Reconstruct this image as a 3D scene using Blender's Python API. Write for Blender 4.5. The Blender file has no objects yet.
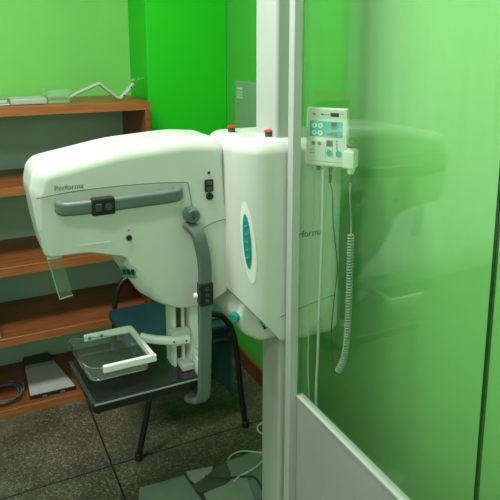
import bpy, bmesh, math, random
from mathutils import Vector, Matrix
random.seed(4)
S = bpy.context.scene
COL = S.collection
PI = math.pi

# ------------------------------------------------------------------ materials
def lin(c):
    c /= 255.0
    return c / 12.92 if c <= 0.04045 else ((c + 0.055) / 1.055) ** 2.4
def rgb(r, g, b): return (lin(r), lin(g), lin(b), 1)

def mat(name, color, rough=0.5, metal=0.0, var=0.0, scale=8.0, bump=0.0, bscale=200.0, spec=0.5, coat=0.0, stretch=None):
    m = bpy.data.materials.new(name); m.use_nodes = True
    nt = m.node_tree; N = nt.nodes; L = nt.links
    p = N['Principled BSDF']
    p.inputs['Roughness'].default_value = rough
    p.inputs['Metallic'].default_value = metal
    p.inputs['Specular IOR Level'].default_value = spec
    p.inputs['Coat Weight'].default_value = coat
    tc = N.new('ShaderNodeTexCoord')
    src = tc.outputs['Object']
    if stretch:
        mp = N.new('ShaderNodeMapping'); mp.inputs['Scale'].default_value = stretch
        L.new(src, mp.inputs['Vector']); src = mp.outputs['Vector']
    nz = N.new('ShaderNodeTexNoise'); nz.inputs['Scale'].default_value = scale
    nz.inputs['Detail'].default_value = 4
    L.new(src, nz.inputs['Vector'])
    rp = N.new('ShaderNodeValToRGB')
    e = rp.color_ramp.elements
    e[0].position = 0.3; e[1].position = 0.7
    e[0].color = tuple(max(0, c * (1 - var)) for c in color[:3]) + (1,)
    e[1].color = tuple(min(1, c * (1 + var)) for c in color[:3]) + (1,)
    L.new(nz.outputs['Fac'], rp.inputs['Fac']); L.new(rp.outputs['Color'], p.inputs['Base Color'])
    if bump:
        n2 = N.new('ShaderNodeTexNoise'); n2.inputs['Scale'].default_value = bscale
        L.new(src, n2.inputs['Vector'])
        b = N.new('ShaderNodeBump'); b.inputs['Strength'].default_value = bump; b.inputs['Distance'].default_value = 0.002
        L.new(n2.outputs['Fac'], b.inputs['Height']); L.new(b.outputs['Normal'], p.inputs['Normal'])
    return m

def pane(name, tint, ior=1.5, rough=0.0, haze=0.0, hazecol=(1, 1, 1, 1), mult=1.0):
    """thin transparent sheet: clear, tinted, mirror-like at a glance, optionally with diffuse colour mixed in to imitate a pale veil"""
    m = bpy.data.materials.new(name); m.use_nodes = True
    nt = m.node_tree; N = nt.nodes; L = nt.links
    N.remove(N['Principled BSDF']); out = N['Material Output']
    tr = N.new('ShaderNodeBsdfTransparent'); tr.inputs['Color'].default_value = tint
    gl = N.new('ShaderNodeBsdfGlossy'); gl.inputs['Roughness'].default_value = rough
    gl.inputs['Color'].default_value = (0.95, 1, 0.95, 1)
    df = N.new('ShaderNodeBsdfDiffuse'); df.inputs['Color'].default_value = hazecol
    # Schlick reflectance, the same from either face of the sheet
    f0 = ((ior - 1) / (ior + 1)) ** 2
    lw = N.new('ShaderNodeLayerWeight'); lw.inputs['Blend'].default_value = 0.5
    pw = N.new('ShaderNodeMath'); pw.operation = 'POWER'; pw.inputs[1].default_value = 5
    L.new(lw.outputs['Facing'], pw.inputs[0])
    mm = N.new('ShaderNodeMath'); mm.operation = 'MULTIPLY_ADD'; mm.use_clamp = True
    mm.inputs[1].default_value = (1 - f0) * mult; mm.inputs[2].default_value = f0 * mult
    L.new(pw.outputs[0], mm.inputs[0])
    m1 = N.new('ShaderNodeMixShader'); m1.inputs['Fac'].default_value = haze
    L.new(tr.outputs[0], m1.inputs[1]); L.new(df.outputs[0], m1.inputs[2])
    m2 = N.new('ShaderNodeMixShader')
    L.new(mm.outputs[0], m2.inputs['Fac']); L.new(m1.outputs[0], m2.inputs[1]); L.new(gl.outputs[0], m2.inputs[2])
    L.new(m2.outputs[0], out.inputs['Surface'])
    return m

M = {}
M['wall_light'] = mat('pale green wall paint', (0.17, 0.56, 0.11, 1), 0.55, var=0.05, scale=3, bump=0.12, bscale=90)
M['wall_vivid'] = mat('vivid green wall paint', (0.008, 0.50, 0.005, 1), 0.5, var=0.04, scale=3, bump=0.15, bscale=90)
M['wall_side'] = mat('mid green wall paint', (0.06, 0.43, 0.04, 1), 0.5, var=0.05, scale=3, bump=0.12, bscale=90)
def veil_blend(m, c2, y0, y1):
    # paler wall green; the glass veil's soft onset is painted in, y0 to y1
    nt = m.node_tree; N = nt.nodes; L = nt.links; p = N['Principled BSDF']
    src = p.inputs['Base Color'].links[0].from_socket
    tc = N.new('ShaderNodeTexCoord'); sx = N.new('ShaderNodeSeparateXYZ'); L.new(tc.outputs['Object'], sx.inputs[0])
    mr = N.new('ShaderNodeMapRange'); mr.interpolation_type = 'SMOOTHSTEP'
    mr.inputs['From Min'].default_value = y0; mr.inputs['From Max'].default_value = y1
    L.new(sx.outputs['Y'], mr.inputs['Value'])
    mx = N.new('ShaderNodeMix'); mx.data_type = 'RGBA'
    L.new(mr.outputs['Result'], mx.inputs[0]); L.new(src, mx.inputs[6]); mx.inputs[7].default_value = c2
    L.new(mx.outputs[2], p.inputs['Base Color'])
veil_blend(M['wall_side'], (.25, .66, .19, 1), 1.80, 1.42)
M['ceiling'] = mat('white ceiling paint', (0.75, 0.78, 0.72, 1), 0.8, var=0.03)
M['board_back'] = mat('grey green shelf backing', (0.36, 0.54, 0.42, 1), 0.5, var=0.05, scale=5)
M['wood'] = mat('orange brown wood veneer', (0.235, 0.072, 0.02, 1), 0.38, var=0.38, scale=6, stretch=(1.2, 14, 14))
M['wood_end'] = mat('orange wood edge band', (0.33, 0.11, 0.03, 1), 0.35, var=0.25, scale=6, stretch=(1.2, 14, 14))
M['shell'] = mat('white enamel shell', (0.61, 0.65, 0.60, 1), 0.33, var=0.015, scale=2, coat=0.15)
M['shell2'] = mat('pale grey enamel', (0.62, 0.67, 0.62, 1), 0.35, var=0.015, scale=2)
M['white'] = mat('bright white plastic', (0.82, 0.85, 0.82, 1), 0.35)
M['ivory'] = mat('ivory white plastic', (0.72, 0.76, 0.68, 1), 0.4)
M['post'] = mat('pale grey lacquered metal', (0.46, 0.50, 0.465, 1), 0.35, var=0.015)
M['panel'] = mat('pale grey shield panel', (0.34, 0.375, 0.34, 1), 0.45, var=0.02)
M['grey'] = mat('grey rubberised plastic', (0.115, 0.15, 0.138, 1), 0.4, var=0.05)
M['darkgrey'] = mat('dark grey plastic', (0.05, 0.06, 0.058, 1), 0.4)
M['black'] = mat('black plastic', (0.012, 0.013, 0.013, 1), 0.4)
M['blacktube'] = mat('black painted steel tube', (0.012, 0.012, 0.014, 1), 0.35)
M['seam'] = mat('dark seam line', (0.12, 0.15, 0.13, 1), 0.8)
M['letter'] = mat('grey lettering ink', (0.16, 0.19, 0.18, 1), 0.7)
M['letterfaint'] = mat('pale grey lettering ink', (0.10, 0.12, 0.11, 1), 0.7)
M['teal'] = mat('teal plastic', (0.01, 0.27, 0.25, 1), 0.4, var=0.1, scale=40)
M['tealbright'] = mat('bright teal film', (0.004, 0.47, 0.44, 1), 0.35)
M['tealmark'] = mat('pale teal print', (0.06, 0.42, 0.38, 1), 0.5)
M['red'] = mat('red plastic', (0.5, 0.02, 0.015, 1), 0.4)
M['redmark'] = mat('dull red print', (0.16, 0.015, 0.012, 1), 0.5)
M['display'] = mat('dark display window', (0.02, 0.06, 0.06, 1), 0.15)
M['displaygrey'] = mat('grey display window', (0.12, 0.18, 0.17, 1), 0.2)
M['steel'] = mat('brushed steel', (0.45, 0.47, 0.45, 1), 0.3, metal=1.0)
M['brass'] = mat('dull brass', (0.35, 0.28, 0.1, 1), 0.35, metal=1.0)
M['carbon'] = mat('black carbon sheet', (0.016, 0.019, 0.024, 1), 0.22, var=0.3, scale=60)
M['edgeline'] = mat('pale edge highlight', (0.30, 0.33, 0.34, 1), 0.35)
M['vinyl'] = mat('dark teal vinyl', (0.006, 0.042, 0.052, 1), 0.5, var=0.2, scale=10, bump=0.2, bscale=60)
M['apron'] = mat('blue teal rubber apron', (0.012, 0.075, 0.095, 1), 0.6, var=0.15, scale=6)
M['mat'] = mat('grey green vinyl sheet', (0.20, 0.255, 0.22, 1), 0.5, var=0.18, scale=5)
M['matpale'] = mat('pale grey vinyl sheet', (0.30, 0.335, 0.30, 1), 0.5, var=0.12, scale=5)
M['matdark'] = mat('dull olive grey vinyl sheet', (0.085, 0.10, 0.08, 1), 0.55, var=0.2, scale=5)
M['cable'] = mat('pale cable jacket', (0.55, 0.6, 0.55, 1), 0.45)
M['coil'] = mat('grey coiled cord jacket', (0.36, 0.42, 0.38, 1), 0.45)
M['darkcable'] = mat('dark cable jacket', (0.03, 0.035, 0.035, 1), 0.45)
M['slate'] = mat('slate blue cable jacket', (0.09, 0.105, 0.13, 1), 0.5)
M['cassette'] = mat('pale grey cassette face', (0.48, 0.49, 0.46, 1), 0.5, var=0.04)
M['cabinet'] = mat('grey green enamel', (0.19, 0.36, 0.20, 1), 0.45, var=0.03)
M['skirting'] = mat('brown painted skirting', (0.17, 0.05, 0.017, 1), 0.5, var=0.25)
M['glassedge'] = mat('dark green glass edge', (0.008, 0.05, 0.008, 1), 0.2)
M['brown'] = mat('brown hose rubber', (0.05, 0.015, 0.01, 1), 0.5)
M['acryl'] = pane('acrylic edge', (0.8, 0.9, 0.82, 1), 1.5, 0.1, haze=0.22, hazecol=(0.55, 0.66, 0.58, 1))
M['aged'] = mat('aged pale plastic', (0.36, 0.44, 0.36, 1), 0.45, var=.05)
M['glass'] = pane('lead glass', (0.96, 0.99, 0.96, 1), 1.62, 0.04, haze=0.012, hazecol=(0.62, 0.9, 0.58, 1))  # greenish haze colour lifts the pane like veiling light
M['clear'] = pane('clear acrylic', (0.90, 0.95, 0.91, 1), 1.5, 0.03, haze=0.07, hazecol=(0.8, 0.9, 0.85, 1))

def floor_mat():
    m = bpy.data.materials.new('speckled terrazzo'); m.use_nodes = True
    nt = m.node_tree; N = nt.nodes; L = nt.links; p = N['Principled BSDF']
    p.inputs['Roughness'].default_value = 0.55
    tc = N.new('ShaderNodeTexCoord')
    vo = N.new('ShaderNodeTexVoronoi'); vo.inputs['Scale'].default_value = 170
    L.new(tc.outputs['Object'], vo.inputs['Vector'])
    sep = N.new('ShaderNodeSeparateColor'); L.new(vo.outputs['Color'], sep.inputs[0])
    rp = N.new('ShaderNodeValToRGB'); e = rp.color_ramp.elements
    e[0].position = 0.0; e[0].color = (0.045, 0.045, 0.026, 1)
    e[1].position = 1.0; e[1].color = (0.24, 0.22, 0.14, 1)
    a = e.new(0.35); a.color = (0.09, 0.086, 0.052, 1)
    a = e.new(0.8); a.color = (0.12, 0.113, 0.07, 1)
    L.new(sep.outputs[0], rp.inputs['Fac'])
    nz = N.new('ShaderNodeTexNoise'); nz.inputs['Scale'].default_value = 5; nz.inputs['Detail'].default_value = 6
    L.new(tc.outputs['Object'], nz.inputs['Vector'])
    r2 = N.new('ShaderNodeValToRGB'); r2.color_ramp.elements[0].position = 0.32; r2.color_ramp.elements[1].position = 0.62
    r2.color_ramp.elements[0].color = (0.5, 0.5, 0.5, 1); r2.color_ramp.elements[1].color = (1, 1, 1, 1)
    L.new(nz.outputs['Fac'], r2.inputs['Fac'])
    mx = N.new('ShaderNodeMix'); mx.data_type = 'RGBA'; mx.blend_type = 'MULTIPLY'; mx.inputs[0].default_value = 1
    L.new(rp.outputs[0], mx.inputs[6]); L.new(r2.outputs[0], mx.inputs[7])
    # dark joints of the 1 m slabs
    sx = N.new('ShaderNodeSeparateXYZ'); L.new(tc.outputs['Object'], sx.inputs[0])
    def joint(sock, off):
        ad = N.new('ShaderNodeMath'); ad.operation = 'ADD'; ad.inputs[1].default_value = off; L.new(sock, ad.inputs[0])
        pp = N.new('ShaderNodeMath'); pp.operation = 'PINGPONG'; pp.inputs[1].default_value = 0.5; L.new(ad.outputs[0], pp.inputs[0])
        lt = N.new('ShaderNodeMath'); lt.operation = 'LESS_THAN'; lt.inputs[1].default_value = 0.0035; L.new(pp.outputs[0], lt.inputs[0])
        return lt.outputs[0]
    j1 = joint(sx.outputs[0], -0.437 + 2); j2 = joint(sx.outputs[1], -2.112 + 3)
    mxx = N.new('ShaderNodeMath'); mxx.operation = 'MAXIMUM'; L.new(j1, mxx.inputs[0]); L.new(j2, mxx.inputs[1])
    m3 = N.new('ShaderNodeMix'); m3.data_type = 'RGBA'
    L.new(mxx.outputs[0], m3.inputs[0]); L.new(mx.outputs[2], m3.inputs[6]); m3.inputs[7].default_value = (0.006, 0.007, 0.005, 1)
    L.new(m3.outputs[2], p.inputs['Base Color'])
    return m
M['floor'] = floor_mat()

# ------------------------------------------------------------------ mesh helpers
def finish(name, bm, m, parent=None, smooth=True, wn=True, ang=35):
    bmesh.ops.recalc_face_normals(bm, faces=bm.faces[:])
    me = bpy.data.meshes.new(name); bm.to_mesh(me); bm.free()
    o = bpy.data.objects.new(name, me); COL.objects.link(o)
    if isinstance(m, str): m = M[m]
    me.materials.append(m)
    if smooth:
        me.polygons.foreach_set('use_smooth', [True] * len(me.polygons))
        me.set_sharp_from_angle(angle=math.radians(ang))
        if wn:
            w = o.modifiers.new('weighted', 'WEIGHTED_NORMAL'); w.keep_sharp = True
    if parent: o.parent = parent; o.matrix_parent_inverse = parent.matrix_world.inverted() if False else Matrix.Translation(-parent_world(parent))
    return o
def parent_world(p):
    v = Vector((0, 0, 0))
    while p is not None:
        v += p.location; p2 = p.parent
        if p2 is not None: v += p.matrix_parent_inverse.translation
        p = p2
    return v
def thing(name, label, cat, loc=(0, 0, 0), group=None):
    o = bpy.data.objects.new(name, None); COL.objects.link(o); o.location = loc
    o.empty_display_size = 0.1
    o['label'] = label; o['category'] = cat
    if group: o['group'] = group
    return o
def tag(o, label, cat, group=None):
    o['label'] = label; o['category'] = cat
    if group: o['group'] = group
    return o
def struct(o): o['kind'] = 'structure'; return o

def bm_box(x0, x1, y0, y1, z0, z1, bev=0.0, seg=2, bm=None, mtx=None):
    b = bmesh.new()
    r = bmesh.ops.create_cube(b, size=1)
    for v in b.verts:
        v.co = Vector((x0 + (v.co.x + .5) * (x1 - x0), y0 + (v.co.y + .5) * (y1 - y0), z0 + (v.co.z + .5) * (z1 - z0)))
    if bev: bmesh.ops.bevel(b, geom=b.edges[:], offset=bev, segments=seg, affect='EDGES', profile=0.5)
    if mtx is not None: bmesh.ops.transform(b, matrix=mtx, verts=b.verts[:])
    if bm is None: return b
    merge(bm, b); return bm
def merge(dst, src):
    me = bpy.data.meshes.new('tmp'); src.to_mesh(me); src.free(); dst.from_mesh(me); bpy.data.meshes.remove(me)
def bm_cyl(p0, p1, r0, r1=None, n=24, bev=0.0, bm=None):
    """capped cylinder or cone between two points with softened rims"""
    if r1 is None: r1 = r0
    p0 = Vector(p0); p1 = Vector(p1); d = p1 - p0; h = d.length
    rot = d.to_track_quat('Z', 'Y').to_matrix().to_4x4()
    prof = [(0, 0), (r0 - bev, 0), (r0, bev), (r1, h - bev), (r1 - bev, h), (0, h)] if bev else [(0, 0), (r0, 0), (r1, h), (0, h)]
    return bm_lathe(prof, Matrix.Translation(p0) @ rot, n, bm)
def bm_lathe(prof, mtx=None, n=24, bm=None):
    b = bm if bm is not None else bmesh.new()
    mtx = mtx or Matrix.Identity(4)
    rings = []
    for r, z in prof:
        if r < 1e-6: rings.append([b.verts.new(mtx @ Vector((0, 0, z)))])
        else: rings.append([b.verts.new(mtx @ Vector((r * math.cos(2 * PI * i / n), r * math.sin(2 * PI * i / n), z))) for i in range(n)])
    for a, c in zip(rings, rings[1:]):
        for i in range(n):
            j = (i + 1) % n
            if len(a) == 1 and len(c) == 1: continue
            if len(a) == 1: b.faces.new((a[0], c[i], c[j]))
            elif len(c) == 1: b.faces.new((a[i], a[j], c[0]))
            else: b.faces.new((a[i], a[j], c[j], c[i]))
    return b
def smooth_path(pts, n=8, closed=False):
    P = [Vector(p) for p in pts]; out = []
    k = len(P)
    rng = range(k if closed else k - 1)
    for i in rng:
        if closed: p0, p1, p2, p3 = P[i - 1], P[i], P[(i + 1) % k], P[(i + 2) % k]
        else: p0, p1, p2, p3 = P[max(i - 1, 0)], P[i], P[i + 1], P[min(i + 2, k - 1)]
        for j in range(n):
            t = j / n
            out.append(0.5 * ((2 * p1) + (p2 - p0) * t + (2 * p0 - 5 * p1 + 4 * p2 - p3) * t * t + (3 * p1 - p0 - 3 * p2 + p3) * t ** 3))
    if not closed: out.append(P[-1].copy())
    return out
def bm_tube(pts, r, n=10, bm=None, sub=8, smooth=True, taper=None):
    path = smooth_path(pts, sub) if smooth else [Vector(p) for p in pts]
    b = bm if bm is not None else bmesh.new()
    T = [(path[min(i + 1, len(path) - 1)] - path[max(i - 1, 0)]).normalized() for i in range(len(path))]
    ref = Vector((0, 0, 1)) if abs(T[0].z) < .9 else Vector((1, 0, 0))
    u = (ref - T[0] * ref.dot(T[0])).normalized(); rings = []
    for i, p in enumerate(path):
        u = (u - T[i] * u.dot(T[i])).normalized(); v = T[i].cross(u)
        rr = r
        rings.append([b.verts.new(p + rr * (u * math.cos(2 * PI * k / n) + v * math.sin(2 * PI * k / n))) for k in range(n)])
    for a, c in zip(rings, rings[1:]):
        for k in range(n): b.faces.new((a[k], a[(k + 1) % n], c[(k + 1) % n], c[k]))
    b.faces.new(rings[0][::-1]); b.faces.new(rings[-1])
    return b
def bm_bar(pts, wide, w, t, rad=0.4, sub=8, bm=None, caps=True):
    """flat rounded bar swept along a path; wide = direction of the wide side"""
    path = smooth_path(pts, sub); b = bm if bm is not None else bmesh.new(); W = Vector(wide)
    sec = []
    rr = min(w, t) * rad
    for (cx, cy, a0) in ((w / 2 - rr, t / 2 - rr, 0), (-w / 2 + rr, t / 2 - rr, 90), (-w / 2 + rr, -t / 2 + rr, 180), (w / 2 - rr, -t / 2 + rr, 270)):
        for k in range(5):
            a = math.radians(a0 + k * 22.5); sec.append((cx + rr * math.cos(a), cy + rr * math.sin(a)))
    rings = []; n = len(path)
    ends = 5
    for i, p in enumerate(path):
        T = (path[min(i + 1, n - 1)] - path[max(i - 1, 0)]).normalized()
        a = (W - T * W.dot(T)).normalized(); c = T.cross(a)
        rings.append([b.verts.new(p + a * x + c * y) for x, y in sec])
    k = len(sec)
    for A, C in zip(rings, rings[1:]):
        for i in range(k): b.faces.new((A[i], A[(i + 1) % k], C[(i + 1) % k], C[i]))
    b.faces.new(rings[0][::-1]); b.faces.new(rings[-1])
    return b
def fillet(pts, n=7):
    """closed polygon [(x, z, radius)] with rounded corners"""
    out = []; k = len(pts)
    for i in range(k):
        x, z, r = pts[i]; p = Vector((x, z)); a = Vector(pts[i - 1][:2]) - p; c = Vector(pts[(i + 1) % k][:2]) - p
        if r <= 0: out.append(p); continue
        la, lc = a.length, c.length; a.normalize(); c.normalize()
        ang = a.angle(c)
        d = min(r / math.tan(ang / 2), la * .49, lc * .49); r2 = d * math.tan(ang / 2)
        ctr = p + (a + c).normalized() * (r2 / math.sin(ang / 2))
        s = p + a * d; e = p + c * d
        va = s - ctr; vc = e - ctr
        tot = va.angle_signed(vc) if va.length > 1e-9 else 0
        for j in range(n):
            t = -tot * j / (n - 1)
            out.append(ctr + Vector((va.x * math.cos(t) - va.y * math.sin(t), va.x * math.sin(t) + va.y * math.cos(t))))
    return out
def area2(P): return sum(P[i - 1].x * P[i].y - P[i].x * P[i - 1].y for i in range(len(P)))
def inset(P, d, wt=None):
    sgn = 1 if area2(P) > 0 else -1; k = len(P); out = []
    for i in range(k):
        a = (P[i] - P[i - 1]); c = (P[(i + 1) % k] - P[i])
        if a.length < 1e-9: a = c
        if c.length < 1e-9: c = a
        a = a.normalized(); c = c.normalized()
        na = Vector((-a.y, a.x)) * sgn; nc = Vector((-c.y, c.x)) * sgn
        n = na + nc
        if n.length < 1e-6: n = na
        n.normalize(); cs = max(.5, n.dot(na))
        out.append(P[i] + n * (d * (wt(P[i]) if wt else 1) / cs))
    return out
def bm_loft(P, layers, wt=None, to3=lambda x, d, z: (x, d, z), bm=None):
    """profile P (x, z) stacked through layers (depth, inset) and capped"""
    b = bm if bm is not None else bmesh.new(); rings = []
    for d, ins in layers:
        Q = inset(P, ins, wt) if ins else P
        rings.append([b.verts.new(to3(q.x, d, q.y)) for q in Q])
    k = len(P)
    for A, C in zip(rings, rings[1:]):
        for i in range(k): b.faces.new((A[i], A[(i + 1) % k], C[(i + 1) % k], C[i]))
    b.faces.new(rings[0][::-1]); b.faces.new(rings[-1])
    return b
def round_layers(y0, y1, r0, r1, n=6):
    L = []
    for i in range(n + 1):
        a = i / n * PI / 2
        L.append((y0 + r0 * (1 - math.sin(a)), r0 * (1 - math.cos(a))))
    L = [(y0 + r0 * (1 - math.cos(i / n * PI / 2)), r0 * (1 - math.sin(i / n * PI / 2))) for i in range(n + 1)] if r0 else [(y0, 0)]
    if r1: L += [(y1 - r1 * (1 - math.sin(i / n * PI / 2)), r1 * (1 - math.cos(i / n * PI / 2))) for i in range(n + 1)]
    else: L.append((y1, 0))
    return L
def text(name, s, size, m, mtx, parent, depth=0.0006, spacing=1.0):
    cu = bpy.data.curves.new(name, 'FONT'); cu.body = s; cu.size = size; cu.extrude = depth; cu.space_character = spacing
    o = bpy.data.objects.new('tmp', cu); COL.objects.link(o)
    bpy.context.view_layer.update()
    dg = bpy.context.evaluated_depsgraph_get()
    me = bpy.data.meshes.new_from_object(o.evaluated_get(dg))
    bpy.data.objects.remove(o); bpy.data.curves.remove(cu)
    b = bmesh.new(); b.from_mesh(me); bpy.data.meshes.remove(me)
    bmesh.ops.transform(b, matrix=mtx, verts=b.verts[:])
    return finish(name, b, m, parent, smooth=False)
def frame(origin, u, v):
    u = Vector(u).normalized(); v = Vector(v).normalized(); n = u.cross(v)
    return Matrix(((u.x, v.x, n.x, origin[0]), (u.y, v.y, n.y, origin[1]), (u.z, v.z, n.z, origin[2]), (0, 0, 0, 1)))

# ------------------------------------------------------------------ the room
XL, XR, YF, YB, HC = -2.3, 1.225, -1.4, 3.06, 2.75
struct(finish('floor', bm_box(XL - .1, XR + .1, YF - .1, YB + .1, -0.1, 0), 'floor', smooth=False))
struct(finish('ceiling', bm_box(XL - .1, XR + .1, YF - .1, YB + .1, HC, HC + .1), 'ceiling', smooth=False))
WX0, WX1, WZ0, WZ1 = -2.1, -.45, .12, 2.6     # window added out of view, mirrored as the pale veil in the shield glass
b = bm_box(WX1, XR + .1, YB, YB + .1, 0, HC); bm_box(XL - .1, WX0, YB, YB + .1, 0, HC, bm=b)
bm_box(WX0, WX1, YB, YB + .1, 0, WZ0, bm=b); bm_box(WX0, WX1, YB, YB + .1, WZ1, HC, bm=b)
struct(finish('wall_back', b, 'wall_light', smooth=False))
b = bmesh.new()
for x0, x1, z0, z1 in ((WX0, WX1, WZ0, WZ0 + .05), (WX0, WX1, WZ1 - .05, WZ1), (WX0, WX0 + .05, WZ0 + .05, WZ1 - .05), (WX1 - .05, WX1, WZ0 + .05, WZ1 - .05), (-1.3, -1.25, WZ0 + .05, WZ1 - .05)):
    bm_box(x0, x1, YB + .02, YB + .08, z0, z1, .004, 1, bm=b)
w1 = struct(finish('added_window_1', b, 'white', smooth=False))
finish('added_window_glass', bm_box(WX0 + .05, WX1 - .05, YB + .045, YB + .051, WZ0 + .05, WZ1 - .05), 'clear', w1, smooth=False)
b = bmesh.new(); top = []; bot = []
for i in range(201):
    x = -2.2 + i * .0093
    y = YB - .07 + .012 * math.sin(i * .35) + .004 * math.sin(i * .9)
    top.append(b.verts.new((x, y, 2.68))); bot.append(b.verts.new((x, y - .004, .03)))
for i in range(200): b.faces.new((top[i], top[i + 1], bot[i + 1], bot[i]))
cm = mat('white gauze', (.9, .93, .9, 1), .9); nt = cm.node_tree
tl = nt.nodes.new('ShaderNodeBsdfTranslucent'); tl.inputs['Color'].default_value = (.9, .93, .9, 1)
mxs = nt.nodes.new('ShaderNodeMixShader'); mxs.inputs['Fac'].default_value = .6
nt.links.new(nt.nodes['Principled BSDF'].outputs[0], mxs.inputs[1]); nt.links.new(tl.outputs[0], mxs.inputs[2])
nt.links.new(mxs.outputs[0], nt.nodes['Material Output'].inputs['Surface'])
tag(finish('added_curtain', b, cm, wn=False), 'white gauze added out of view for the pale veil in the glass', 'added_curtain')  # hanging gauze added unseen, so the shield glass mirrors something pale
struct(finish('wall_left', bm_box(XL - .1, XL, YF, YB, 0, HC), 'wall_light', smooth=False))
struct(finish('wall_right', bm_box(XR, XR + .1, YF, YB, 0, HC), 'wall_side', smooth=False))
struct(finish('wall_front', bm_box(XL - .1, XR + .1, YF - .1, YF, 0, HC), 'wall_light', smooth=False))
struct(finish('wall_alcove', bm_box(.82, XR, 2.75, YB, 0, HC, .004, 1), 'wall_vivid', smooth=False))
struct(finish('baseboard_right', bm_box(XR - .014, XR, YF, 2.736, 0, .085, .003, 1), 'skirting', smooth=False))
struct(finish('baseboard_alcove', bm_box(.82, XR, 2.736, 2.75, 0, .085, .003, 1), 'skirting', smooth=False))

# ------------------------------------------------------------------ wooden shelving
sh = thing('shelving_unit', 'orange-brown wooden open shelving standing in the alcove against the back wall', 'shelf', (.36, 2.84, 0))
SX0, SX1, SY0, SY1 = -.10, .79, 2.62, 3.05
for z0, z1 in ((1.333, 1.37), (1.0, 1.035), (.652, .69), (.335, .37), (0.0, .035)):
    b = finish('shelf_board', bm_box(SX0 + .025, SX1 - .025 if z1 < 1.3 else SX1, SY0 + .004, SY1 - .012, z0, z1, .002, 1), 'wood', sh)
    finish('edge_band', bm_box(SX0 + .025, SX1 - .025 if z1 < 1.3 else SX1, SY0, SY0 + .0035, z0 + .0005, z1 - .0005), 'wood_end', b, smooth=False)
for x0, x1 in ((SX0, SX0 + .025), (SX1 - .025, SX1)):
    finish('side_panel', bm_box(x0, x1, SY0, SY1, 0, 1.3325, .002, 1), 'wood', sh)
finish('back_panel', bm_box(SX0 + .025, SX1 - .025, SY1 - .011, SY1 - .002, .035, 1.333), 'board_back', sh, smooth=False)

# things on the shelves ------------------------------------------------
t = thing('spare_compression_paddle', 'white angled paddle arm with clear plate lying on the top shelf', 'paddle', (.5, 2.75, 1.37))
b = bmesh.new()
bm_bar([(.452, 2.75, 1.388), (.50, 2.75, 1.412), (.585, 2.75, 1.446), (.60, 2.75, 1.447)], (0, 1, 0), .03, .014, sub=6, bm=b)
finish('upper_arm', b, 'aged', t)
finish('lower_arm', bm_bar([(.592, 2.75, 1.449), (.63, 2.75, 1.418), (.672, 2.75, 1.384), (.69, 2.75, 1.379)], (0, 1, 0), .03, .014, sub=6), 'aged', t)
c = finish('mounting_hook', bm_bar([(.686, 2.75, 1.380), (.715, 2.75, 1.405), (.75, 2.75, 1.444)], (0, 1, 0), .03, .018, sub=6), 'aged', t)
for p in ((.700, 2.733, 1.393), (.735, 2.733, 1.43)): finish('screw', bm_cyl(p, (p[0], p[1] - .003, p[2]), .004, n=12), 'darkgrey', c)
finish('clear_plate', bm_box(.735, .79, 2.70, 2.80, 1.463, 1.466, mtx=Matrix.Translation((.76, 2.75, 1.465)) @ Matrix.Rotation(-.25, 4, 'Y') @ Matrix.Translation((-.76, -2.75, -1.465))), 'clear', t, smooth=False)
b = bm_box(.36, .455, 2.71, 2.83, 1.371, 1.374); bm_box(.36, .363, 2.71, 2.83, 1.374, 1.43, bm=b); bm_box(.452, .455, 2.71, 2.83, 1.374, 1.43, bm=b); bm_box(.363, .452, 2.71, 2.713, 1.374, 1.43, bm=b)
tag(finish('clear_tray', b, 'clear', smooth=False), 'clear plastic open tray on top shelf beside the white arm', 'tray')
t = thing('white_cassette', 'flat white plastic holder lying at left on the top shelf', 'holder', (.28, 2.75, 1.37))
finish('body', bm_box(.21, .358, 2.70, 2.84, 1.371, 1.396, .005, 2), 'aged', t)
finish('lower_plate', bm_box(.13, .208, 2.69, 2.80, 1.371, 1.377, .002, 1), 'aged', t)
finish('clip', bm_box(.165, .2, 2.72, 2.76, 1.3772, 1.391, .004, 2), 'aged', t)

t = thing('film_cassette', 'pale grey flat cassette with black edge lying on the bottom shelf', 'cassette', (.29, 2.82, .035))
def quad(nm, P_, z0, z1, m): return finish(nm, bm_loft([Vector(q) for q in P_], [(z0, 0), (z1, 0)], to3=lambda x, d, z: (x, z, d)), m, t, smooth=False)
quad('body', [(.197, 2.66), (.40, 2.655), (.328, 3.035), (.203, 3.035)], .0355, .052, 'black')
quad('face_plate', [(.199, 2.666), (.396, 2.661), (.341, 2.945), (.204, 2.945)], .0522, .056, 'cassette')
quad('black_cover_strip', [(.205, 2.948), (.339, 2.948), (.325, 3.03), (.205, 3.03)], .0522, .060, 'darkgrey')
for x in (.25, .33): finish('latch', bm_box(x, x + .02, 2.650, 2.6555, .040, .047), 'grey', t, smooth=False)

b = bmesh.new(); pts = []
for i in range(0, 61):
    a = i / 60 * 4.2 * 2 * PI; r = .070 + .014 * math.sin(i * .37)
    pts.append((.098 + r * math.cos(a), 2.735 + r * 1.05 * math.sin(a), .043 + i * .0005 + .004 * math.sin(i * .9)))
bm_tube(pts, .0036, 8, b, sub=4)
tag(finish('coiled_cable', b, 'slate'), 'dark coil of cable lying at left on the bottom shelf', 'cable')
t = thing('white_box', 'white cardboard box at the left edge of the lower middle shelf', 'box', (.02, 2.68, .37))
finish('box_body', bm_box(-.06, .094, 2.635, 2.74, .371, .435, .003, 1), 'ivory', t)
finish('box_lid', bm_box(-.062, .096, 2.633, 2.742, .435, .447, .003, 1), 'white', t)

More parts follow.
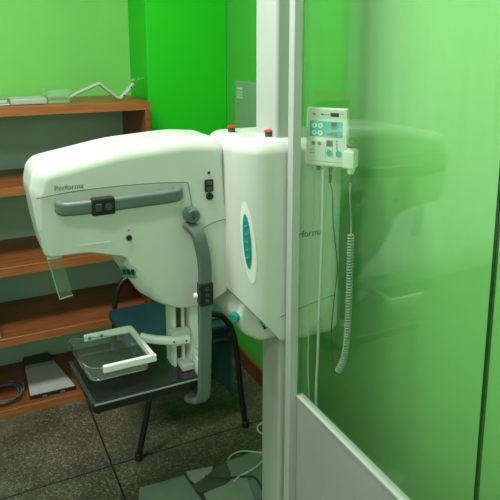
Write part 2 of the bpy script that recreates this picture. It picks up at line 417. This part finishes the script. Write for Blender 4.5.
# electrical cover on the right wall ------------------------------------
t = thing('distribution_box_cover', 'grey green flat metal cover with white sticker on the right wall', 'electrical box', (1.22, 2.46, 1.0))
cv = finish('cover', bm_box(XR - .012, XR + .003, 2.28, 2.632, .95, 1.452, .003, 1), 'cabinet', t)
finish('sticker', bm_box(XR - .0135, XR - .0125, 2.545, 2.605, 1.37, 1.425), mat('sticker paper', (.36, .56, .38, 1), .6), cv, smooth=False)
for k, (a0, a1, z0, z1) in enumerate(((2.55, 2.60, 1.408, 1.412), (2.55, 2.60, 1.395, 1.399), (2.55, 2.575, 1.382, 1.386))):
    finish('sticker_line', bm_box(XR - .0142, XR - .0136, a0, a1, z0, z1), 'cabinet', cv, smooth=False)

# ------------------------------------------------------------------ chair
ch = thing('office_chair', 'black tubular armchair with dark teal seat standing behind the mammography machine', 'chair', (.78, 2.3, 0))
finish('seat', bm_box(.53, .965, 2.14, 2.50, .425, .475, .018, 3), 'vinyl', ch)
finish('leg', bm_tube([(.54, 2.10, .012), (.575, 2.10, .17), (.61, 2.11, .33), (.635, 2.12, .424)], .0125, 12), 'blacktube', ch)
finish('leg', bm_tube([(.53, 2.50, .012), (.55, 2.505, .25), (.562, 2.51, .42), (.568, 2.51, .45)], .0125, 12), 'blacktube', ch)
def armtube(y, pts, nm): return finish(nm, bm_tube([(x, y + dy, z) for x, dy, z in pts], .0125, 12), 'blacktube', ch)
armtube(2.11, [(1.012, -.01, .012), (.995, 0, .16), (.985, 0, .28), (.972, 0, .38), (.95, 0, .47), (.91, 0, .528), (.86, 0, .548), (.79, 0, .545), (.76, 0, .52), (.755, .02, .445)], 'arm_frame')
armtube(2.53, [(1.02, 0, .012), (1.01, 0, .3), (1.0, 0, .5), (.97, 0, .58), (.90, 0, .6), (.70, 0, .598), (.64, 0, .592), (.603, 0, .575), (.582, 0, .53), (.566, 0, .46)], 'arm_frame')
finish('seat_rail', bm_tube([(.66, 2.118, .412), (.80, 2.116, .418), (.92, 2.114, .418), (.97, 2.112, .40)], .010, 10), 'blacktube', ch)
finish('cross_bar', bm_tube([(.79, 2.115, .41), (.79, 2.3, .41), (.79, 2.51, .41)], .010, 10), 'blacktube', ch)
for p in ((.54, 2.10), (.53, 2.50), (1.012, 2.10), (1.02, 2.515)):
    finish('foot_cap', bm_cyl((p[0], p[1], 0.001), (p[0], p[1], .03), .016, .0145, 14, .003), 'black', ch)
b = bmesh.new()
P = [(.78, .4785), (.85, .4795), (.93, .4795), (.968, .476), (.980, .455), (.982, .40), (.981, .30), (.984, .2), (.982, .105)]
path = smooth_path([(x, 0, z) for x, z in P], 4)
rows = []
for i, p in enumerate(path):
    rows.append([b.verts.new((p.x + .008 * math.sin(j * 1.1) * (i / len(path)) + .0, 2.19 + j * .033 , p.z + (0.004 * math.sin(j * .8) if i > 16 else 0))) for j in range(10)])
for r0, r1 in zip(rows, rows[1:]):
    for j in range(9): b.faces.new((r0[j], r0[j + 1], r1[j + 1], r1[j]))
o = finish('folded_apron', b, 'apron', wn=False)
sm = o.modifiers.new('thick', 'SOLIDIFY'); sm.thickness = .007; sm.offset = 1
tag(o, 'blue-teal rubber apron draped over the chair side behind the grey handle', 'apron')

# ------------------------------------------------------------------ mammography machine
mg = thing('mammography_machine', 'large white mammography machine with tube head, grey handles and black support table', 'mammography machine', (.93, 1.6, 0))
# tall column
P = fillet([(.86, 1.534, .012), (.938, 1.534, .012), (.938, 1.66, .012), (.86, 1.66, .012)], 6)
b = bm_loft(P, [(0.001, 0), (1.2, 0)], to3=lambda x, d, z: (x, z, d))
colm = finish('column', b, 'post', mg)
P = fillet([(.838, 1.534, .012), (.938, 1.534, .012), (.938, 1.668, .012), (.838, 1.668, .012)], 6)
finish('upper_column', bm_loft(P, [(1.2005, 0), (HC - .002, 0)], to3=lambda x, d, z: (x, z, d)), 'post', mg)

# gantry housing (carriage on the column)
P = fillet([(.715, 1.50, .09), (1.078, 1.50, .055), (1.078, 1.81, .055), (.715, 1.81, .055)], 12)
lay = [(.70 + (1 - math.sin(a)) * .03, .03 * (1 - math.cos(a))) for a in [PI / 2 * (1 - k / 6) for k in range(7)]]
lay = [(.70 + .03 * (1 - math.cos(k / 6 * PI / 2)), .03 * (1 - math.sin(k / 6 * PI / 2))) for k in range(7)]
lay += [(1.352 - .045 * (1 - math.sin(k / 8 * PI / 2)), .045 * (1 - math.cos(k / 8 * PI / 2))) for k in range(9)]
b = bm_loft(P, lay, to3=lambda x, d, z: (x, z, d))
nv = Vector((-.175, 0, -.148)).normalized()
bmesh.ops.bisect_plane(b, geom=b.verts[:] + b.edges[:] + b.faces[:], plane_co=(.69, 1.5, .905), plane_no=nv, clear_outer=True)
bmesh.ops.holes_fill(b, edges=[e for e in b.edges if e.is_boundary])
gh = finish('gantry_housing', b, 'shell', mg)
# lower pod under the slanted edge
P = fillet([(.75, .875, .01), (.87, .74, .01), (.87, .703, .01), (.80, .702, .06), (.745, .738, .06), (.716, .79, .05)], 6)
lp = finish('lower_cover', bm_loft(P, round_layers(1.548, 1.79, .018, .015)), 'shell', mg)
finish('release_knob', bm_lathe([(0, 0), (.016, 0), (.02, .004), (.021, .016), (.017, .024), (0, .026)], Matrix.Translation((.722, 1.566, .80)) @ Matrix.Rotation(math.radians(-52), 4, 'Z') @ Matrix.Rotation(PI / 2, 4, 'X') @ Matrix.Diagonal((.8, .8, .8, 1)), 20), 'teal', mg)
finish('status_plate', bm_loft([Vector(q) for q in ((.794, .776), (.803, .769), (.818, .748), (.81, .746))], [(1.5445, 0), (1.5485, 0)]), 'black', lp)
finish('status_mark', bm_loft([Vector((.794, .778)), Vector((.801, .773)), Vector((.808, .763)), Vector((.803, .760)), Vector((.80, .768)), Vector((.792, .772))], [(1.5432, 0), (1.5444, 0)]), mat('green print', (.1, .5, .12, 1), .5), lp, smooth=False)
# oval recess and teal touch strip on the rounded left front corner
def corner_pt(a, z, out=0.0):
    # around the vertical front-left rounding of the housing, a in [0, 1]
    r = .09 + out; an = a * PI / 2
    return Vector((.805 - r * math.cos(an), 1.59 - r * math.sin(an), z))
def oval(zc, ha, hz, out, ac, lean=0.0, n=40, bulge=0.0):
    b = bmesh.new(); R = 6; rings = []
    c = b.verts.new(corner_pt(ac, zc, out + bulge))
    for k in range(1, R + 1):
        f = k / R
        rings.append([b.verts.new(corner_pt(ac + ha * f * math.cos(2 * PI * i / n) + lean * f * math.sin(2 * PI * i / n) * 1.0, zc + hz * f * math.sin(2 * PI * i / n), out + bulge * (1 - f * f))) for i in range(n)])
    for i in range(n):
        b.faces.new((c, rings[0][i], rings[0][(i + 1) % n]))
        for r0, r1 in zip(rings, rings[1:]): b.faces.new((r0[i], r1[i], r1[(i + 1) % n], r0[(i + 1) % n]))
    return b
rc = finish('recessed_rim', oval(1.045, .15, .125, .0012, .53, lean=-.09), 'white', gh, wn=False)
ts = finish('touch_strip', oval(1.05, .085, .084, .003, .505, lean=-.045, bulge=.003), 'teal', gh, wn=False)
for k in range(5):
    z = 1.002 + k * .024
    b = bm_cyl(corner_pt(.505 - (z - 1.05) * .5, z, .004), corner_pt(.505 - (z - 1.05) * .5, z, .0068), .0036, n=14)
    finish('touch_key', b, 'tealmark', gh)
# stop buttons on top
for x, y, z in ((.772, 1.70, 1.352), (.832, 1.565, 1.352)):
    sbn = finish('stop_button', bm_lathe([(0, 0), (.0115, 0), (.0115, .011), (.0095, .012), (.0095, .014), (0, .014)], Matrix.Translation((x, y, z)), 20), 'darkgrey', mg)
    finish('red_cap', bm_lathe([(0, .0142), (.0135, .0142), (.0145, .0155), (.0135, .019), (.007, .0205), (0, .021)], Matrix.Translation((x, y, z)), 20), 'red', sbn)
# lettering and seams on the housing front
text('housing_lettering', 'Performa', .030, 'letterfaint', frame((.872, 1.4993, 1.045), (1, 0, 0), (0, 0, 1)), gh)
finish('lower_seam', bm_tube([(.84, 1.4995, .80), (.95, 1.4995, .822), (1.04, 1.4995, .835)], .0012, 6), 'seam', gh)
finish('side_seam', bm_tube([(.978, 1.4995, 1.30), (.978, 1.4995, 1.0), (.978, 1.4995, .83)], .0010, 6, sub=2), 'shell2', gh)

# tube head
def hw(p):
    t = min(1, max(0, (p.y - 1.16) / .10)); w_ = .28 + .72 * t
    if p.y < 1.0:
        k = min(1, max(0, (.52 - p.x) / .06)) * min(1, (1.0 - p.y) / .03); w_ = max(w_, .28 + .72 * k)
    return w_
P = fillet([(.172, 1.302, .05), (.40, 1.344, .6), (.60, 1.357, .4), (.724, 1.345, .048), (.727, 1.10, 0), (.729, .855, .022), (.665, .825, .1), (.575, .82, .15), (.50, .853, .12), (.445, .897, .07), (.409, .955, .06), (.404, 1.015, .022), (.30, 1.045, .1), (.187, 1.047, .018), (.172, 1.13, .1), (.158, 1.235, .08)], 8)
b = bm_loft(P, round_layers(1.625, 1.86, .042, .045, 8), wt=hw)
hd = finish('tube_head', b, 'shell', mg)
FY = 1.6235
# seams
finish('panel_seam', bm_tube([(.172, FY, 1.222), (.26, FY, 1.231), (.38, FY, 1.234), (.50, FY, 1.231), (.590, FY, 1.224)], .0012, 6), 'seam', hd)
finish('panel_seam', bm_tube([(.590, FY, 1.224), (.597, FY, 1.217), (.604, FY, 1.17), (.609, FY, 1.14)], .0011, 6, sub=4), 'seam', hd)
finish('panel_seam', bm_tube([(.628, FY, 1.07), (.66, FY, 1.085), (.69, FY, 1.093), (.72, FY, 1.095)], .0012, 6, sub=4), 'seam', hd)
text('head_lettering', 'Performa', .0205, 'letter', frame((.218, FY, 1.238), (1, 0, .015), (0, 0, 1)), hd, spacing=1.0)
for k, (a, c) in enumerate(((.278, .312), (.318, .345), (.35, .362))):
    finish('small_print', bm_box(a, c, FY - .0002, FY + .001, 1.0755, 1.0768), 'shell2', hd, smooth=False)
# buttons on the head
def front_button(x, z, r, h, m, parent, nm='push_button'):
    return finish(nm, bm_cyl((x, FY + .001, z), (x, FY - h, z), r, r * .92, 20, .0008), m, parent)
front_button(.662, 1.246, .0045, .003, 'black', hd)
rk = finish('rocker_switch', bm_box(.647, .675, FY - .006, FY + .001, 1.188, 1.226, .0025, 2), 'black', hd)
for z in (1.192, 1.209): finish('rocker_face', bm_box(.652, .670, FY - .008, FY - .0062, z, z + .012, .0008, 1), 'darkgrey', hd)
front_button(.663, 1.174, .0115, .007, 'black', hd)
front_button(.414, 1.080, .0085, .006, 'black', hd)
front_button(.414, 1.102, .0028, .0012, 'letter', hd, 'print_mark')
# side vent panel with keys on the slanted lower left face
vp = finish('key_panel', bm_box(-.024, .022, -.016, .02, -.002, .0035, .002, 1, mtx=frame((.4165, 1.6445, .967), (.7, -.7, 0.1), (-.12, .12, 1))), mat('dull green plastic', (.12, .25, .17, 1), .5), hd)
for k in range(3):
    finish('panel_key', bm_box(-.018 + .014 * k, -.008 + .014 * k, -.004, .012, .0037, .0055, mtx=frame((.4165, 1.6445, .967), (.7, -.7, 0.1), (-.12, .12, 1))), 'black', hd, smooth=False)

# grey handles
h1 = finish('handle', bm_bar([(.226, 1.618, 1.196), (.229, 1.594, 1.196), (.25, 1.579, 1.196), (.33, 1.573, 1.197), (.42, 1.572, 1.199), (.50, 1.573, 1.200), (.540, 1.579, 1.2005), (.557, 1.596, 1.2005), (.561, 1.62, 1.201)], (0, 0, 1), .038, .022), 'grey', mg)
md = finish('switch_module', bm_box(.302, .364, 1.556, 1.587, 1.173, 1.220, .005, 2), 'black', h1)
finish('module_key', bm_cyl((.346, 1.557, 1.196), (.346, 1.5535, 1.196), .0095, n=18), 'darkgrey', h1)
finish('module_key', bm_box(.311, .328, 1.554, 1.557, 1.186, 1.206, .001, 1), 'darkgrey', h1)
h2 = finish('handle', bm_bar([(.594, 1.62, 1.094), (.597, 1.598, 1.092), (.607, 1.580, 1.075), (.615, 1.573, 1.04), (.6235, 1.571, .98), (.623, 1.571, .90), (.622, 1.571, .76), (.618, 1.572, .62), (.616, 1.575, .565), (.611, 1.590, .537), (.596, 1.615, .53), (.585, 1.632, .533)], (1, 0, 0), .041, .022), 'grey', mg)
md = finish('switch_module', bm_box(.602, .645, 1.553, 1.586, .858, .928, .005, 2), 'black', h2)
for z in (.875, .893, .911): finish('module_key', bm_cyl((.6235, 1.554, z), (.6235, 1.5505, z), .0065, n=14), 'darkgrey', h2)
finish('side_button', bm_cyl((.600, 1.575, .888), (.589, 1.575, .888), .009, .008, 16, .002), 'white', h2)
pk = finish('pivot_knob', bm_lathe([(0, 0), (.023, 0), (.0235, .006), (.0225, .03), (.019, .036), (.011, .0365), (.0095, .034), (0, .034)], Matrix.Translation((.598, 1.622, 1.128)) @ Matrix.Rotation(PI / 2, 4, 'X'), 32), 'grey', mg)
finish('knob_mark', bm_box(.596, .600, 1.5853, 1.5878, 1.119, 1.136), 'darkgrey', pk, smooth=False)
# hose between head and housing
finish('hose', bm_tube([(.724, 1.60, 1.10), (.728, 1.59, 1.06), (.73, 1.588, 1.02), (.727, 1.595, .985), (.722, 1.61, .97)], .005, 10), 'brown', mg)

# compression column under the head
cc = finish('compression_column', bm_box(.556, .600, 1.695, 1.75, .56, .85, .004, 2), 'shell2', mg)
finish('guide_rail', bm_box(.560, .570, 1.684, 1.6945, .56, .85, .002, 1), 'ivory', cc)
finish('guide_rail', bm_box(.588, .598, 1.684, 1.6945, .56, .85, .002, 1), 'ivory', cc)
finish('slot', bm_box(.5715, .5865, 1.692, 1.6948, .56, .85), 'darkgrey', cc, smooth=False)
finish('front_rail', bm_box(.609, .637, 1.665, 1.72, .57, .85, .004, 2), 'white', cc)
finish('carriage', bm_box(.545, .605, 1.652, 1.683, .695, .745, .004, 2), 'shell2', cc)
finish('adjusting_knob', bm_lathe([(0, 0), (.010, 0), (.011, .004), (.009, .012), (0, .013)], Matrix.Translation((.623, 1.664, .66)) @ Matrix.Rotation(PI / 2, 4, 'X'), 18), 'white', cc)

# breast support table
P = fillet([(.284, 1.595, .012), (.612, 1.595, .012), (.612, 1.88, .012), (.264, 1.88, .012)], 5)
bt = finish('support_table', bm_loft(P, [(.564, .02), (.578, .002), (.606, 0), (.609, .003)], to3=lambda x, d, z: (x, z, d)), 'black', mg)
finish('carbon_top', bm_loft(inset(P, .006), [(.6092, 0), (.6105, .001)], to3=lambda x, d, z: (x, z, d)), 'carbon', bt)
finish('edge_highlight', bm_box(.288, .61, 1.5925, 1.5945, .602, .6075, .0008, 1), 'edgeline', bt)  # pale strip painting the highlight along the table's front edge
finish('red_mark', bm_box(.565, .583, 1.622, 1.632, .6107, .6112), 'redmark', bt, smooth=False)
finish('support_arm', bm_box(.36, .66, 1.66, 1.80, .53, .5635, .012, 3), 'black', mg)
finish('side_bracket', bm_box(.6125, .632, 1.61, 1.70, .57, .655, .004, 2), 'white', mg)
finish('bracket_foot', bm_box(.572, .611, 1.64, 1.72, .6118, .633, .004, 2), 'shell2', mg)

# compression paddle: U frame, clear tray, arm
PZ = .716
pd = finish('paddle_frame', bm_box(.300, .452, 1.768, 1.779, PZ, PZ + .021, .002, 1), 'white', mg)
pf = bmesh.new(); bm_box(.312, .466, 1.560, 1.572, PZ, PZ + .021, .002, 1, bm=pf)
bm_box(.0, .0115, 0, .213, 0, .021, .002, 1, bm=pf, mtx=frame((.4525, 1.5645, PZ), (1, .06, 0), (-.06, 1, 0)))
finish('paddle_frame_front', pf, 'white', mg)
for x in (.316, .352): finish('screw', bm_cyl((x, 1.7678, PZ + .0105), (x, 1.765, PZ + .0105), .0055, n=14), 'steel', pd)
P = fillet([(.244, .0, 0), (.455, .0, 0)], 2)
# tray: thin shell with rounded rim, open at the top
def tray():
    b = bmesh.new()
    outer = fillet([(.277, 1.575, .03), (.448, 1.575, .012), (.444, 1.764, .012), (.259, 1.764, .03)], 6)
    base = inset(outer, .012)
    def z_at(p, f):   # the chest-side wall stands taller
        k = max(0, min(1, (.33 - p.x) / .07)); return PZ - .034 + f * (.034 + .032 * k)
    rings = [[b.verts.new((q.x, q.y, PZ - .034)) for q in inset(outer, .014)]]
    for f, ins in ((0.12, .004), (.35, .001), (.7, 0), (1, 0)):
        rings.append([b.verts.new((q.x - (.012 * f if q.x < .30 else 0), q.y, z_at(q, f))) for q in inset(outer, ins)])
    k = len(outer)
    for A_, C_ in zip(rings, rings[1:]):
        for i in range(k): b.faces.new((A_[i], A_[(i + 1) % k], C_[(i + 1) % k], C_[i]))
    b.faces.new(rings[0][::-1])
    return b
tr = finish('paddle_tray', tray(), 'clear', mg, wn=False)
rim = [(q.x - (.012 if q.x < .30 else 0), q.y, PZ + .032 * max(0, min(1, (.33 - q.x) / .07))) for q in fillet([(.277, 1.575, .03), (.448, 1.575, .012), (.444, 1.764, .012), (.259, 1.764, .03)], 6)]
finish('tray_rim', bm_tube(rim[:8] + rim[-7:] if False else rim, .0013, 6, smooth=False), 'acryl', tr)  # thin pale tube on the rim, put in to carry its highlight
low = [(q.x, q.y, PZ - .033) for q in inset(fillet([(.277, 1.575, .03), (.448, 1.575, .012), (.444, 1.764, .012), (.259, 1.764, .03)], 6), .013)]
finish('tray_base_edge', bm_tube(low + low[:1], .0012, 6, smooth=False), 'acryl', tr)
finish('paddle_arm', bm_bar([(.459, 1.705, PZ + .011), (.485, 1.688, PZ + .006), (.52, 1.668, PZ + .003), (.555, 1.655, PZ), (.60, 1.645, PZ)], (0, 0, 1), .026, .022, sub=6), 'white', mg)
for x, y in ((.548, 1.648), (.585, 1.64)): finish('screw', bm_cyl((x, y, PZ + .001), (x, y - .005, PZ + .001), .003, n=12), 'darkgrey', mg)

# clear face shield under the left end of the head
fs = finish('face_shield', bm_loft([Vector((.197, 1.035)), Vector((.236, 1.035)), Vector((.263, .905)), Vector((.224, .90))], [(1.700, 0), (1.7045, 0)]), 'clear', mg, smooth=False)
finish('shield_bracket', bm_box(.197, .238, 1.693, 1.699, 1.024, 1.049, .003, 1), 'white', fs)
finish('shield_edge', bm_bar([(.199, 1.702, 1.03), (.226, 1.702, .899)], (0, 1, 0), .006, .0035, sub=2), mat('pale acrylic edge', (.35, .45, .4, 1), .3), fs)
finish('shield_edge', bm_bar([(.226, 1.702, .899), (.263, 1.702, .9045)], (0, 1, 0), .006, .0035, sub=2), bpy.data.materials['pale acrylic edge'], fs)

# ------------------------------------------------------------------ protective shield
GX = .893
sd = thing('protective_shield', 'tall lead glass shield with pale post and opaque lower panel beside machine', 'shield', (.89, 1.1, 0))
finish('post', bm_box(.856, .884, 1.462, 1.493, 0.0, 2.3, .003, 2), 'post', sd)
finish('glass_pane', bm_box(GX - .003, GX + .003, .768, 1.470, .548, 2.28), 'glass', sd, smooth=False)
finish('glass_pane', bm_box(GX - .003, GX + .003, .402, .761, .548, 2.28), 'glass', sd, smooth=False)
finish('joint_strip', bm_box(GX - .0042, GX + .0042, .7615, .7675, .548, 2.28), 'glassedge', sd, smooth=False)
finish('lower_panel', bm_box(GX - .010, GX + .010, .402, 1.470, .02, .538, .002, 1), 'panel', sd)
finish('rail', bm_box(GX - .0125, GX + .0125, .40, 1.470, .5385, .547, .0015, 1), 'post', sd)
finish('corner_strip', bm_box(.8842, .887, 1.455, 1.493, .0, .546, .0008, 1), 'white', sd)
finish('foot_bar', bm_box(GX - .03, GX + .03, .41, 1.44, 0, .0195, .004, 1), 'post', sd)

# ------------------------------------------------------------------ control box
BO = Vector((.914, 1.4855, 1.273)); BU = Vector((.6, -.8, 0)); BN = Vector((-.8, -.6, 0))
F = Matrix(((BU.x, 0, BN.x, BO.x), (BU.y, 0, BN.y, BO.y), (BU.z, 1, BN.z, BO.z), (0, 0, 0, 1)))   # local: u right, v up, n out
W_, H_ = .123, .170
cb = thing('control_console', 'small white control console with teal key panel fixed beside the post', 'control box', tuple(BO + BU * W_ / 2))
def lb(u0, u1, v0, v1, n0, n1, bev=0.0, seg=1): return bm_box(u0, u1, v0, v1, n0, n1, bev, seg, mtx=F)
body = finish('casing', lb(0, W_, 0, H_, -.020, 0, .004, 3), 'white', cb)
def on(nm, u0, u1, v0, v1, m, h=.0012, par=None, bev=0): return finish(nm, lb(u0 * W_, u1 * W_, v0 * H_, v1 * H_, 0.0002, h, bev), m, par or cb, smooth=bool(bev))
def dot(nm, u, v, r, m, h=.002, par=None):
    p = F @ Vector((u * W_, v * H_, .0002)); q = F @ Vector((u * W_, v * H_, h))
    return finish(nm, bm_cyl(p, q, r, n=16), m, par or cb)
on('face_film', .04, .96, .03, .97, 'ivory', .0006)
on('display', .60, .80, .865, .925, 'display', .0016)
for u in (.16, .36): on('print_mark', u, u + .07, .88, .905, 'displaygrey', .001)
on('print_mark', .44, .57, .888, .896, 'displaygrey', .001)
on('print_mark', .84, .90, .905, .915, 'displaygrey', .001)
on('key_film', .09, .90, .51, .78, 'tealbright', .0012)
for u in (.21, .355):
    for v in (.70, .575):
        dot('round_key', u, v, .0072, 'white', .0028)
        dot('key_mark', u, v + .004, .0028, 'tealmark', .0034)
on('display', .62, .76, .70, .765, 'display', .0018); on('display', .62, .76, .655, .695, 'displaygrey', .0018)
on('display', .54, .76, .54, .62, 'displaygrey', .0018)
on('print_mark', .79, .87, .70, .71, 'tealmark', .0016); on('print_mark', .79, .87, .585, .60, 'tealmark', .0016); on('print_mark', .79, .87, .55, .56, 'tealmark', .0016)
for u, m in ((.19, 'displaygrey'), (.34, 'grey')): dot('small_key', u, .395, .0058, m, .0022)
on('display', .51, .67, .355, .46, 'displaygrey', .0018); on('display', .53, .65, .37, .445, 'display', .0022)
for v in (.45, .395, .335): dot('indicator', .765, v, .0021, 'black', .0016)
on('divider', .49, .495, .15, .33, 'displaygrey', .001); on('divider', .665, .67, .15, .33, 'displaygrey', .001)
for u in (.585, .82): dot('teal_key', u, .245 if u < .7 else .24, .0085, 'tealbright', .003)
for u in (.56, .79): dot('indicator', u, .295, .002, 'darkgrey', .0016)
on('print_line', .1, .20, .275, .283, 'displaygrey', .001); on('print_line', .1, .15, .215, .23, 'letter', .001); on('print_line', .17, .23, .218, .228, 'displaygrey', .001)
on('lower_line', .1, .92, .085, .09, 'displaygrey', .001)
finish('bracket', bm_box(.8845, .9135, 1.4725, 1.4915, 1.357, 1.385, .002, 1), 'shell2', cb)
# plugs below the console
p = F @ Vector((.30 * W_, 0, -.010)); finish('plug', bm_cyl(p, p + Vector((0, 0, -.014)), .006, n=14), 'darkgrey', cb)
p = F @ Vector((.60 * W_, 0, -.010)); finish('plug', bm_cyl(p, p + Vector((0, 0, -.026)), .0065, .005, n=14), 'brass', cb)
finish('plug_boot', bm_cyl(p + Vector((0, 0, -.0262)), p + Vector((0, 0, -.050)), .005, .003, n=14), 'black', cb)
finish('console_cable', bm_tube([(.9475, 1.443, 1.2625), (.948, 1.442, 1.18), (.948, 1.441, 1.08), (.946, 1.443, .86), (.944, 1.444, .69), (.943, 1.445, .50), (.95, 1.42, .2), (.97, 1.36, .008), (1.04, 1.3, .006)], .0042, 10), 'cable', cb)
finish('console_cable', bm_tube([(.935, 1.47, 1.2765), (.933, 1.474, 1.1), (.929, 1.476, .75), (.926, 1.47, .62), (.930, 1.465, .50), (.94, 1.46, .2), (.97, 1.43, .008)], .0018, 8), 'cable', cb)

# hand switch hanging in a holder on the console's right side
hs = thing('exposure_hand_switch', 'white hand switch with coiled grey cord in holder right of console', 'hand switch', tuple(F @ Vector((.138, .08, .006))))
finish('holder', bm_box(W_ + .0005, W_ + .033, .006, .056, -.012, .034, .004, 2, mtx=F), 'white', hs)
def swz(v): return (F @ Vector((W_ + .0215, v, .020)))
def lathe_sw(nm, P_, m): return finish(nm, bm_lathe(P_, Matrix.Translation(swz(0)), 24), m, hs)
lathe_sw('switch_body', [(0, -.010), (.0085, -.010), (.0095, -.006), (.0125, .008), (.0125, .062), (.0115, .066), (0, .066)], 'white')
lathe_sw('button_cap', [(0, .0662), (.0135, .0662), (.0145, .069), (.0145, .073), (.007, .075), (.006, .080), (0, .081)], 'grey')
lathe_sw('strain_relief', [(0, -.034), (.004, -.034), (.006, -.026), (.0075, -.016), (.0075, -.0105), (0, -.0105)], 'grey')
a = swz(-.034)
finish('straight_cord', bm_tube([a, a + Vector((0, 0, -.05)), (1.001, 1.371, 1.12), (1.001, 1.3705, 1.08)], .0022, 8), 'coil', hs)
b = bmesh.new(); path = smooth_path([(1.001, 1.3705, 1.08), (1.001, 1.3706, 1.0), (1.001, 1.370, .876), (.9995, 1.372, .75), (.995, 1.378, .685), (.987, 1.389, .648), (.983, 1.394, .638)], 90)
L_ = [0.0]
for q0, q1 in zip(path, path[1:]): L_.append(L_[-1] + (q1 - q0).length)
hel = []
for i in range(1, len(path) - 1):
    T = (path[i + 1] - path[i - 1]).normalized(); u = BU - T * BU.dot(T); u.normalize(); v = T.cross(u)
    an = L_[i] / .0088 * 2 * PI
    hel.append(path[i] + (u * math.cos(an) + v * math.sin(an)) * .0082)
bm_tube(hel, .0026, 6, b, smooth=False)
finish('coiled_cord', b, 'coil', hs, wn=False)
finish('return_cord', bm_tube([(.983, 1.394, .638), (.978, 1.40, .640), (.9735, 1.4082, .6877), (.9704, 1.4125, .7688), (.9755, 1.4052, .8996), (.9783, 1.4019, .979), (.9689, 1.4145, 1.1001), (.9664, 1.4192, 1.19), tuple(p + Vector((0, 0, -.0505)))], .0018, 8), 'darkcable', hs)

# ------------------------------------------------------------------ vinyl scraps and cables on the floor
def sheet(name, P, z, m, label, th=.003, cat='floor sheet'):
    rnd = random.Random(name + str(z))
    b = bmesh.new()
    lo = [b.verts.new((x, y, z)) for x, y in P]; hi = [b.verts.new((x, y, z + th + rnd.uniform(0, .0015))) for x, y in P]
    k = len(P)
    for i in range(k): b.faces.new((lo[i], lo[(i + 1) % k], hi[(i + 1) % k], hi[i]))
    b.faces.new(lo[::-1]); b.faces.new(hi)
    return tag(finish(name, b, m, smooth=False), label, cat, 'vinyl sheets on the floor')
sheet('vinyl_sheet', [(.50, 1.945), (.575, 1.936), (.670, 1.932), (.676, 1.86), (.682, 1.788), (.70, 1.60), (.63, 1.42), (.36, 1.55)], .0005, 'mat', 'grey green vinyl sheet on the floor, leftmost of the overlapping pieces')
sheet('vinyl_sheet', [(.682, 1.941), (.785, 1.923), (.77, 1.90), (.742, 1.884), (.69, 1.868), (.68, 1.90)], .006, 'matpale', 'small pale grey vinyl scrap on the floor between darker pieces')
sheet('vinyl_sheet', [(.68, 1.868), (.742, 1.883), (.785, 1.916), (.842, 1.925), (.835, 1.86), (.80, 1.815), (.74, 1.812), (.69, 1.82)], .0012, 'matdark', 'dull olive grey curled vinyl scrap on the floor in the middle')
sheet('vinyl_sheet', [(.845, 1.932), (1.03, 1.936), (1.10, 1.80), (1.08, 1.68), (.835, 1.70), (.81, 1.80)], .0005, 'mat', 'grey green vinyl sheet on the floor beside the white column')
sheet('vinyl_sheet', [(.70, 1.806), (.79, 1.81), (.83, 1.828), (.88, 1.82), (.85, 1.69), (.84, 1.52), (.72, 1.50), (.69, 1.72)], .0064, 'matpale', 'pale grey vinyl sheet on the floor nearest the column foot')
for (pts, r, m, lbl) in (
    ([(1.085, 2.085, .006), (1.055, 2.07, .006), (1.045, 2.04, .006), (1.06, 2.015, .006), (1.12, 2.0, .006)], .004, 'cable', 'pale cable loop on the floor behind the column near right wall'),
    ([(.855, 1.935, .008), (.885, 1.955, .007), (.93, 1.955, .007), (.98, 1.92, .008), (1.03, 1.88, .008)], .003, 'cable', 'thin pale cable arching over far edge of grey floor sheets'),
    ([(.82, 1.806, .0145), (.85, 1.82, .0145), (.905, 1.832, .0145), (.96, 1.858, .009), (1.02, 1.90, .009)], .004, 'cable', 'pale cable running straight to the column over floor sheets'),
    ([(.735, 1.88, .0145), (.79, 1.84, .0145), (.86, 1.815, .0145), (.90, 1.79, .0145), (.90, 1.73, .0145), (.885, 1.67, .0145)], .0035, 'darkcable', 'dark cable curving across grey floor sheets towards column foot')):
    tag(finish('floor_cable', bm_tube(pts, r, 8), m), lbl, 'cable', 'cables on the floor')

# ------------------------------------------------------------------ light
def area(name, loc, tgt, sx, sy, power, color=(1, 1, 1)):
    l = bpy.data.lights.new(name, 'AREA'); l.shape = 'RECTANGLE'; l.size = sx; l.size_y = sy; l.energy = power; l.color = color
    o = bpy.data.objects.new(name, l); COL.objects.link(o); o.location = loc
    o.rotation_euler = (Vector(tgt) - Vector(loc)).to_track_quat('-Z', 'Y').to_euler(); return o
area('ceiling_lamp', (-.05, 1.55, 2.70), (-.05, 1.55, 0), 1.2, .4, 48, (1, 1, .96))
area('ceiling_lamp', (-.6, .1, 2.70), (-.6, .1, 0), 1.2, .4, 18, (1, 1, .96))
area('front_fill_light', (-.9, -1.3, 1.75), (.4, 2.4, .9), 1.2, 1.2, 21, (1, 1, .97))  # added fill from behind the camera; no window is built there
w = bpy.data.worlds.new('daylight'); S.world = w; w.use_nodes = True
w.node_tree.nodes['Background'].inputs[0].default_value = (.93, 1, .93, 1); w.node_tree.nodes['Background'].inputs[1].default_value = 2.0

# ------------------------------------------------------------------ camera
cam = bpy.data.cameras.new('camera'); co = bpy.data.objects.new('camera', cam); COL.objects.link(co)
cam.sensor_width = 36; cam.lens = 600 / 500 * 36; cam.shift_y = -92 / 500; cam.clip_start = .02
th = math.atan(113 / 600); yaw = math.radians(26.2)
co.location = (0, 0, 1.62); co.rotation_euler = (PI / 2 - th, 0, -yaw)
S.camera = co
S.view_settings.view_transform = 'Standard'
S.view_settings.look = 'None'
S.view_settings.exposure = 0.0
